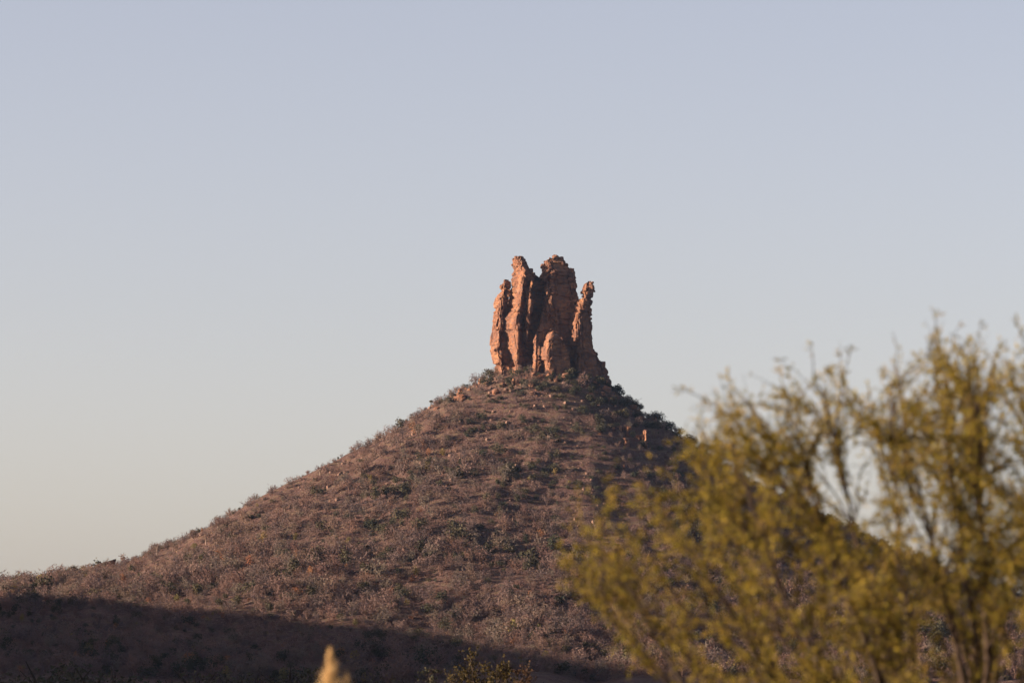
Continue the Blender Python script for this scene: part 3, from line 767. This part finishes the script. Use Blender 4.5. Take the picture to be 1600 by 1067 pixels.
def spray_tree(name, base, fork, limb_tips, attract, fits, seed, limb_r, leaf, leaf_n, label, leafmat, barkmat, per=3, width=.12):
    """limbs fan out of a fork; each attractor point pulls a leafy spray off the nearest limb"""
    r = np.random.RandomState(seed); t = thing(name, base); b = np.array(base, float)
    fk = np.array([0.02, 0, fork])
    V, F = tube_path([(0, 0, -.15), (.01, 0, fork * .5), fk, fk + [0, 0, .12]], [limb_r * 2.2, limb_r * 1.9, limb_r * 1.7, limb_r * .8], 9)
    obj('trunk', mesh_np('trunk', V, F, barkmat, True, tint=np.full(len(V), .1)), t)
    paths, tubes = [], []
    for tip in limb_tips:
        tip = np.array(tip) - b; L = np.linalg.norm(tip - fk)
        ctrl = fk + (tip - fk) * .5 + np.array([0, 0, .05 * L]) + r.normal(size=3) * .07 * L
        u = np.linspace(0, 1, 15)[:, None]
        P = (1 - u) ** 2 * fk + 2 * u * (1 - u) * ctrl + u * u * tip; P[1:-1] += r.normal(size=(13, 3)) * .010
        paths.append(P); tubes.append([tube_path(P, limb_r * r.uniform(.65, 1.0) * (1 - u[:, 0]) ** .9 + limb_r * .07, 6)])
    allP = np.concatenate([P[3:] for P in paths]); own = np.repeat(np.arange(len(paths)), 12); pos = np.tile(np.arange(3, 15), len(paths))
    allT = np.concatenate([np.gradient(P, axis=0)[3:] for P in paths]); allT /= np.linalg.norm(allT, axis=1, keepdims=True)
    LP, LD = [], []
    def curve(p0, d0, p1, n):
        L = np.linalg.norm(p1 - p0); u = np.linspace(0, 1, n)[:, None]; c = p0 + d0 * L * .5 + r.normal(size=3) * L * .10
        P = (1 - u) ** 2 * p0 + 2 * u * (1 - u) * c + u * u * p1
        P[1:] += r.normal(size=(n - 1, 3)) * L * .015
        return P
    for A in attract:
        A = np.array(A) - b
        d = A - allP; dist = np.linalg.norm(d, axis=1)
        # prefer limb points that lie nearer to the fork than the attractor, so that sprays lead outwards
        pen = np.where(np.linalg.norm(allP - fk, axis=1) > np.linalg.norm(A - fk) - .12, .6, 0) + np.abs(dist - .45) + .7 * (1 - (d * allT).sum(1) / (dist + 1e-6))
        k = int(np.argmin(pen)); P = paths[own[k]]; j = pos[k]
        d0 = P[min(j + 1, 14)] - P[j - 1]; d0 /= np.linalg.norm(d0)
        S_ = curve(P[j], d0, A, 8)
        tubes[own[k]].append(tube_path(S_, limb_r * .17 * np.linspace(1, .25, 8), 4))
        Ls = np.linalg.norm(S_[-1] - S_[0])
        shoots = [S_[3:]]
        for w_ in range(8):
            q = r.uniform(.25, 1.0) * 6.99; i0 = int(q); p0 = S_[i0] + (S_[i0 + 1] - S_[i0]) * (q - i0)
            dd = S_[i0 + 1] - S_[i0]; dd /= np.linalg.norm(dd)
            e = dd + r.normal(size=3) * .30 + np.array([-.06, 0, .05]); e /= np.linalg.norm(e)
            p1 = p0 + e * r.uniform(.16, .46)
            if not fits(p1 + b, r.uniform(-40, 60)): continue
            W = curve(p0, (dd + e) / 2, p1, 6); shoots.append(W)
            tubes[own[k]].append(tube_path(W, limb_r * .085 * np.linspace(1, .3, 6), 3))
        for W in shoots:
            n = len(W) - 1
            for _ in range(leaf_n):
                q = r.uniform(0, .98) * n; i0 = int(q)
                LP.append(W[i0] + (W[i0 + 1] - W[i0]) * (q - i0) + r.normal(size=3) * leaf * .22); LD.append(W[i0 + 1] - W[i0])
    for tb_ in tubes:
        V, F = merge(tb_); obj('limb', mesh_np('limb', V, F, barkmat, True, tint=np.full(len(V), .4)), t)
    obj('crown', leaf_mesh('crown', np.array(LP), np.array(LD), leaf, leafmat, seed + 1, per, width), t)
    tag(t, label, 'tree'); print(name, 'leaves', len(LP) * per)
    return t

def acacia(name, base, crown_c, radii, seed, n_limbs, limb_r, levels, leaf, leaf_n, label, leafmat, barkmat, up=.25, limb_dirs=None, per=3, group=None, width=.3, whip=.5, fork=.5, spread=(.55, .6), lift=.05):
    t = thing(name, base); b = np.array(base, float)
    fk = np.array([0.02, 0, fork])
    V, F = tube_path([(0, 0, -.15), (.01, 0, fork * .5), fk, fk + [0, 0, .12]], [limb_r * 2.0, limb_r * 1.7, limb_r * 1.6, limb_r * .8], 9)
    obj('trunk', mesh_np('trunk', V, F, barkmat, True, tint=np.full(len(V), .1)), t)
    limbs, LP, LD = grow(fk, n_limbs, np.array(crown_c) - b, radii, seed, limb_r, levels, leaf, leaf_n, up,
                         None if limb_dirs is None else [np.array(q) - b for q in limb_dirs], whip, spread, lift)
    for V, F in limbs:
        obj('limb', mesh_np('limb', V, F, barkmat, True, tint=np.full(len(V), .4)), t)
    obj('crown', leaf_mesh('crown', LP, LD, leaf, leafmat, seed + 1, per, width), t)
    tag(t, label, 'tree', group)
    print(name, 'leaves', len(LP) * per)
    return t

TD = 20.0
# the crown's outline and holes, read off the photograph at the tree's distance
top_x = [860, 930, 1000, 1060, 1130, 1200, 1270, 1330, 1400, 1465, 1530, 1600, 1800, 2100, 2250]
top_y = [830, 770, 735, 700, 615, 600, 575, 585, 560, 535, 555, 545, 600, 760, 950]
low_x = [860, 900, 950, 1010, 1060, 2300]; low_y = [930, 975, 1030, 1090, 1150, 1250]
holes = ((1312, 745, 42), (1440, 815, 40), (1250, 705, 24), (1350, 690, 20), (1560, 720, 26), (1500, 650, 16), (1200, 655, 18))
def in_outline(P, slack=0):
    x_, y_ = project(P); x_, y_ = float(x_[0]), float(y_[0])
    if y_ < np.interp(x_, top_x, top_y) - slack or y_ > np.interp(x_, low_x, low_y) or x_ < 868 - slack * .4: return False
    return all(math.hypot(x_ - a_, y_ - b_) > c_ for a_, b_, c_ in holes)
ra = np.random.RandomState(41)
tb = at_y(1560, 1117, TD)
tips, pulls = [], []
while len(pulls) < 400:
    x_, y_ = ra.uniform(870, 2200), ra.uniform(520, 1180)
    if ra.uniform() > (.38 if x_ < 1330 and y_ > 740 else .40 if y_ > 900 or x_ > 1660 else 1.0): continue
    q = (x_ - 1560) / 680
    dep = 1.35 * math.sqrt(max(.08, 1 - q * q))
    P = at_y(x_, y_, TD + ra.uniform(-dep, dep))
    if in_outline(P, ra.uniform(-60, 15)): pulls.append(P)
for (x_, y_, dy) in ((930, 800, -.2), (930, 870, .3), (945, 940, -.3), (1010, 1010, .3), (1020, 780, .2), (1090, 740, -.4), (1160, 680, .1), (1130, 830, .6), (1230, 660, -.4), (1290, 640, .3), (1390, 620, -.2), (1462, 590, .1), (1530, 620, -.4), (1600, 600, .3),
                     (1180, 800, -.7), (1090, 890, -.8), (1100, 980, -.6), (1400, 700, -.8), (1520, 700, .8), (1680, 650, -.3), (1780, 700, .4), (1900, 800, 0), (2020, 900, .3), (1650, 800, -1.0), (1450, 850, 1.1), (1800, 880, -.8), (1250, 930, -1.1), (1300, 900, 1.0)):
    tips.append(at_y(x_, y_, TD + dy))
whips = [at_y(x_, y_, TD + dy) for (x_, y_, dy) in ((1465, 478, .1), (1135, 570, 0), (1398, 520, -.2), (1500, 505, .2), (1535, 500, -.3), (1585, 495, .2), (1270, 540, .1), (1215, 570, -.2), (1330, 545, .3), (1050, 610, .1), (1650, 520, 0), (895, 765, .1), (885, 850, -.2), (890, 920, .1))]
spray_tree('thorn_tree', (tb[0], TD, 0), .55, tips, pulls + whips, in_outline, 900, .030, .032, 11,
           'feathery yellow-green thorn tree with sweeping sprays and upright whips beside the road', M['acacia'], M['dark_bark'], width=.10)
# small trees standing in the plain before the hill
for (px_, top, D, wpx, sd, lab, lm) in ((750, 1010, 150, 112, 910, 'sparse olive-leaved thorn tree with forked dark limbs on the plain', M['olive']),
                                      (660, 1046, 140, 62, 920, 'low dark bushy thorn tree next to the sparse forked one', M['green']),
                                      (822, 1040, 160, 74, 930, 'low reddish-brown thorn tree next to the sparse forked one', M['russet'])):
    Pt = at_y(px_, top, D); h_ = Pt[2]; rx_ = wpx / 2 * D / F_PX * 1.15
    acacia('thorn_tree', (Pt[0], D, 0), (Pt[0], D, h_ * .66), (rx_, rx_, h_ * .36), sd, 11, .055, (8, 7), .085, 4, lab, lm, M['dark_bark'], up=.15, per=2, width=.35, fork=h_ * .3)

# seed plume of a tall reed
GD = 17.0
Pt = at_y(516, 1016, GD); gz = Pt[2]
reed = thing('plume_grass', (Pt[0], GD, 0)); tag(reed, 'straw-coloured feathery grass plume on a tall stalk catching the sun', 'grass plume')
r = np.random.RandomState(3)
for (ox, top, w_, n) in ((0, gz, .125, 2900), (.062, gz - .085, .06, 900), (-.045, gz - .125, .03, 400)):
    V, F = tube_path([(0, 0, -.05), (ox * .3, 0, .8), (ox * .8, 0, top - .3), (ox, 0, top - .02)], [.008, .007, .005, .002], 6)
    obj('stalk', mesh_np('stalk', V, F, M['straw'], True, tint=np.zeros(len(V))), reed)
    t = r.uniform(0, 1, n)
    A = np.stack([ox + .004 * r.normal(size=n), .004 * r.normal(size=n), top - .34 + .33 * t], 1)
    ang = r.uniform(0, 6.283, n); wd = (w_ * np.clip(1 - t, 0, 1) ** .85 * (1 + .35 * np.sin(t * 23 + 2 * np.cos(ang))) + .003) * r.uniform(.2, 1.0, n)
    B = A + np.stack([np.cos(ang) * wd + .010 * (1 - t), np.sin(ang) * wd, r.uniform(.02, .075, n) * (1 - .6 * t)], 1)
    V, F = tri_twigs(A, B, r.uniform(.0012, .0026, n), r)
    obj('plume', mesh_np('plume', V, F, M['plume'], tint=np.repeat(r.uniform(0, 1, n), 3)), reed)
for i in range(9):
    a = r.uniform(0, 6.28); L = r.uniform(.7, 1.3); hh = r.uniform(.5, 1.15)
    ts = np.linspace(0, 1, 8); c, s_ = math.cos(a), math.sin(a)
    C_ = np.stack([c * L * .5 * ts ** 1.5, s_ * L * .5 * ts ** 1.5, hh * (1.6 * ts - .75 * ts ** 2) - .03], 1)
    wv = .011 * (1 - ts) ** .6 + .001
    side = np.array([-s_, c, 0])
    V = np.concatenate([C_ - side * wv[:, None], C_ + side * wv[:, None] + [0, 0, .002]]); F = []
    for j in range(7): F.append((j, j + 1, j + 9, j + 8))
    obj('leaf_blade', mesh_np('leaf_blade', V, np.array(F), M['straw'], tint=np.full(len(V), .1 * i)), reed)

# ---------------------------------------------------------------- the hazy air
def box_mesh(name, a, b_):
    V = np.array([(x, y, z) for x in (a[0], b_[0]) for y in (a[1], b_[1]) for z in (a[2], b_[2])])
    F = np.array([(0, 1, 3, 2), (4, 6, 7, 5), (0, 4, 5, 1), (2, 3, 7, 6), (0, 2, 6, 4), (1, 5, 7, 3)])
    return mesh_np(name, V, F, None)
hm = bpy.data.materials.new('thin_haze'); hm.use_nodes = True; nt = hm.node_tree; nt.nodes.clear()
pv = nt.nodes.new('ShaderNodeVolumePrincipled'); pv.inputs['Color'].default_value = (0.36, 0.58, 1.0, 1); pv.inputs['Density'].default_value = 0.000017
pv.inputs['Anisotropy'].default_value = 0.2
om = nt.nodes.new('ShaderNodeOutputMaterial'); nt.links.new(pv.outputs[0], om.inputs['Volume'])
hz = obj('haze', box_mesh('haze', (-4100, -2100, -5), (4100, 6100, 200))); hz.data.materials.append(hm)
tag(hz, 'thin pale haze in the evening air', 'haze', kind='stuff')
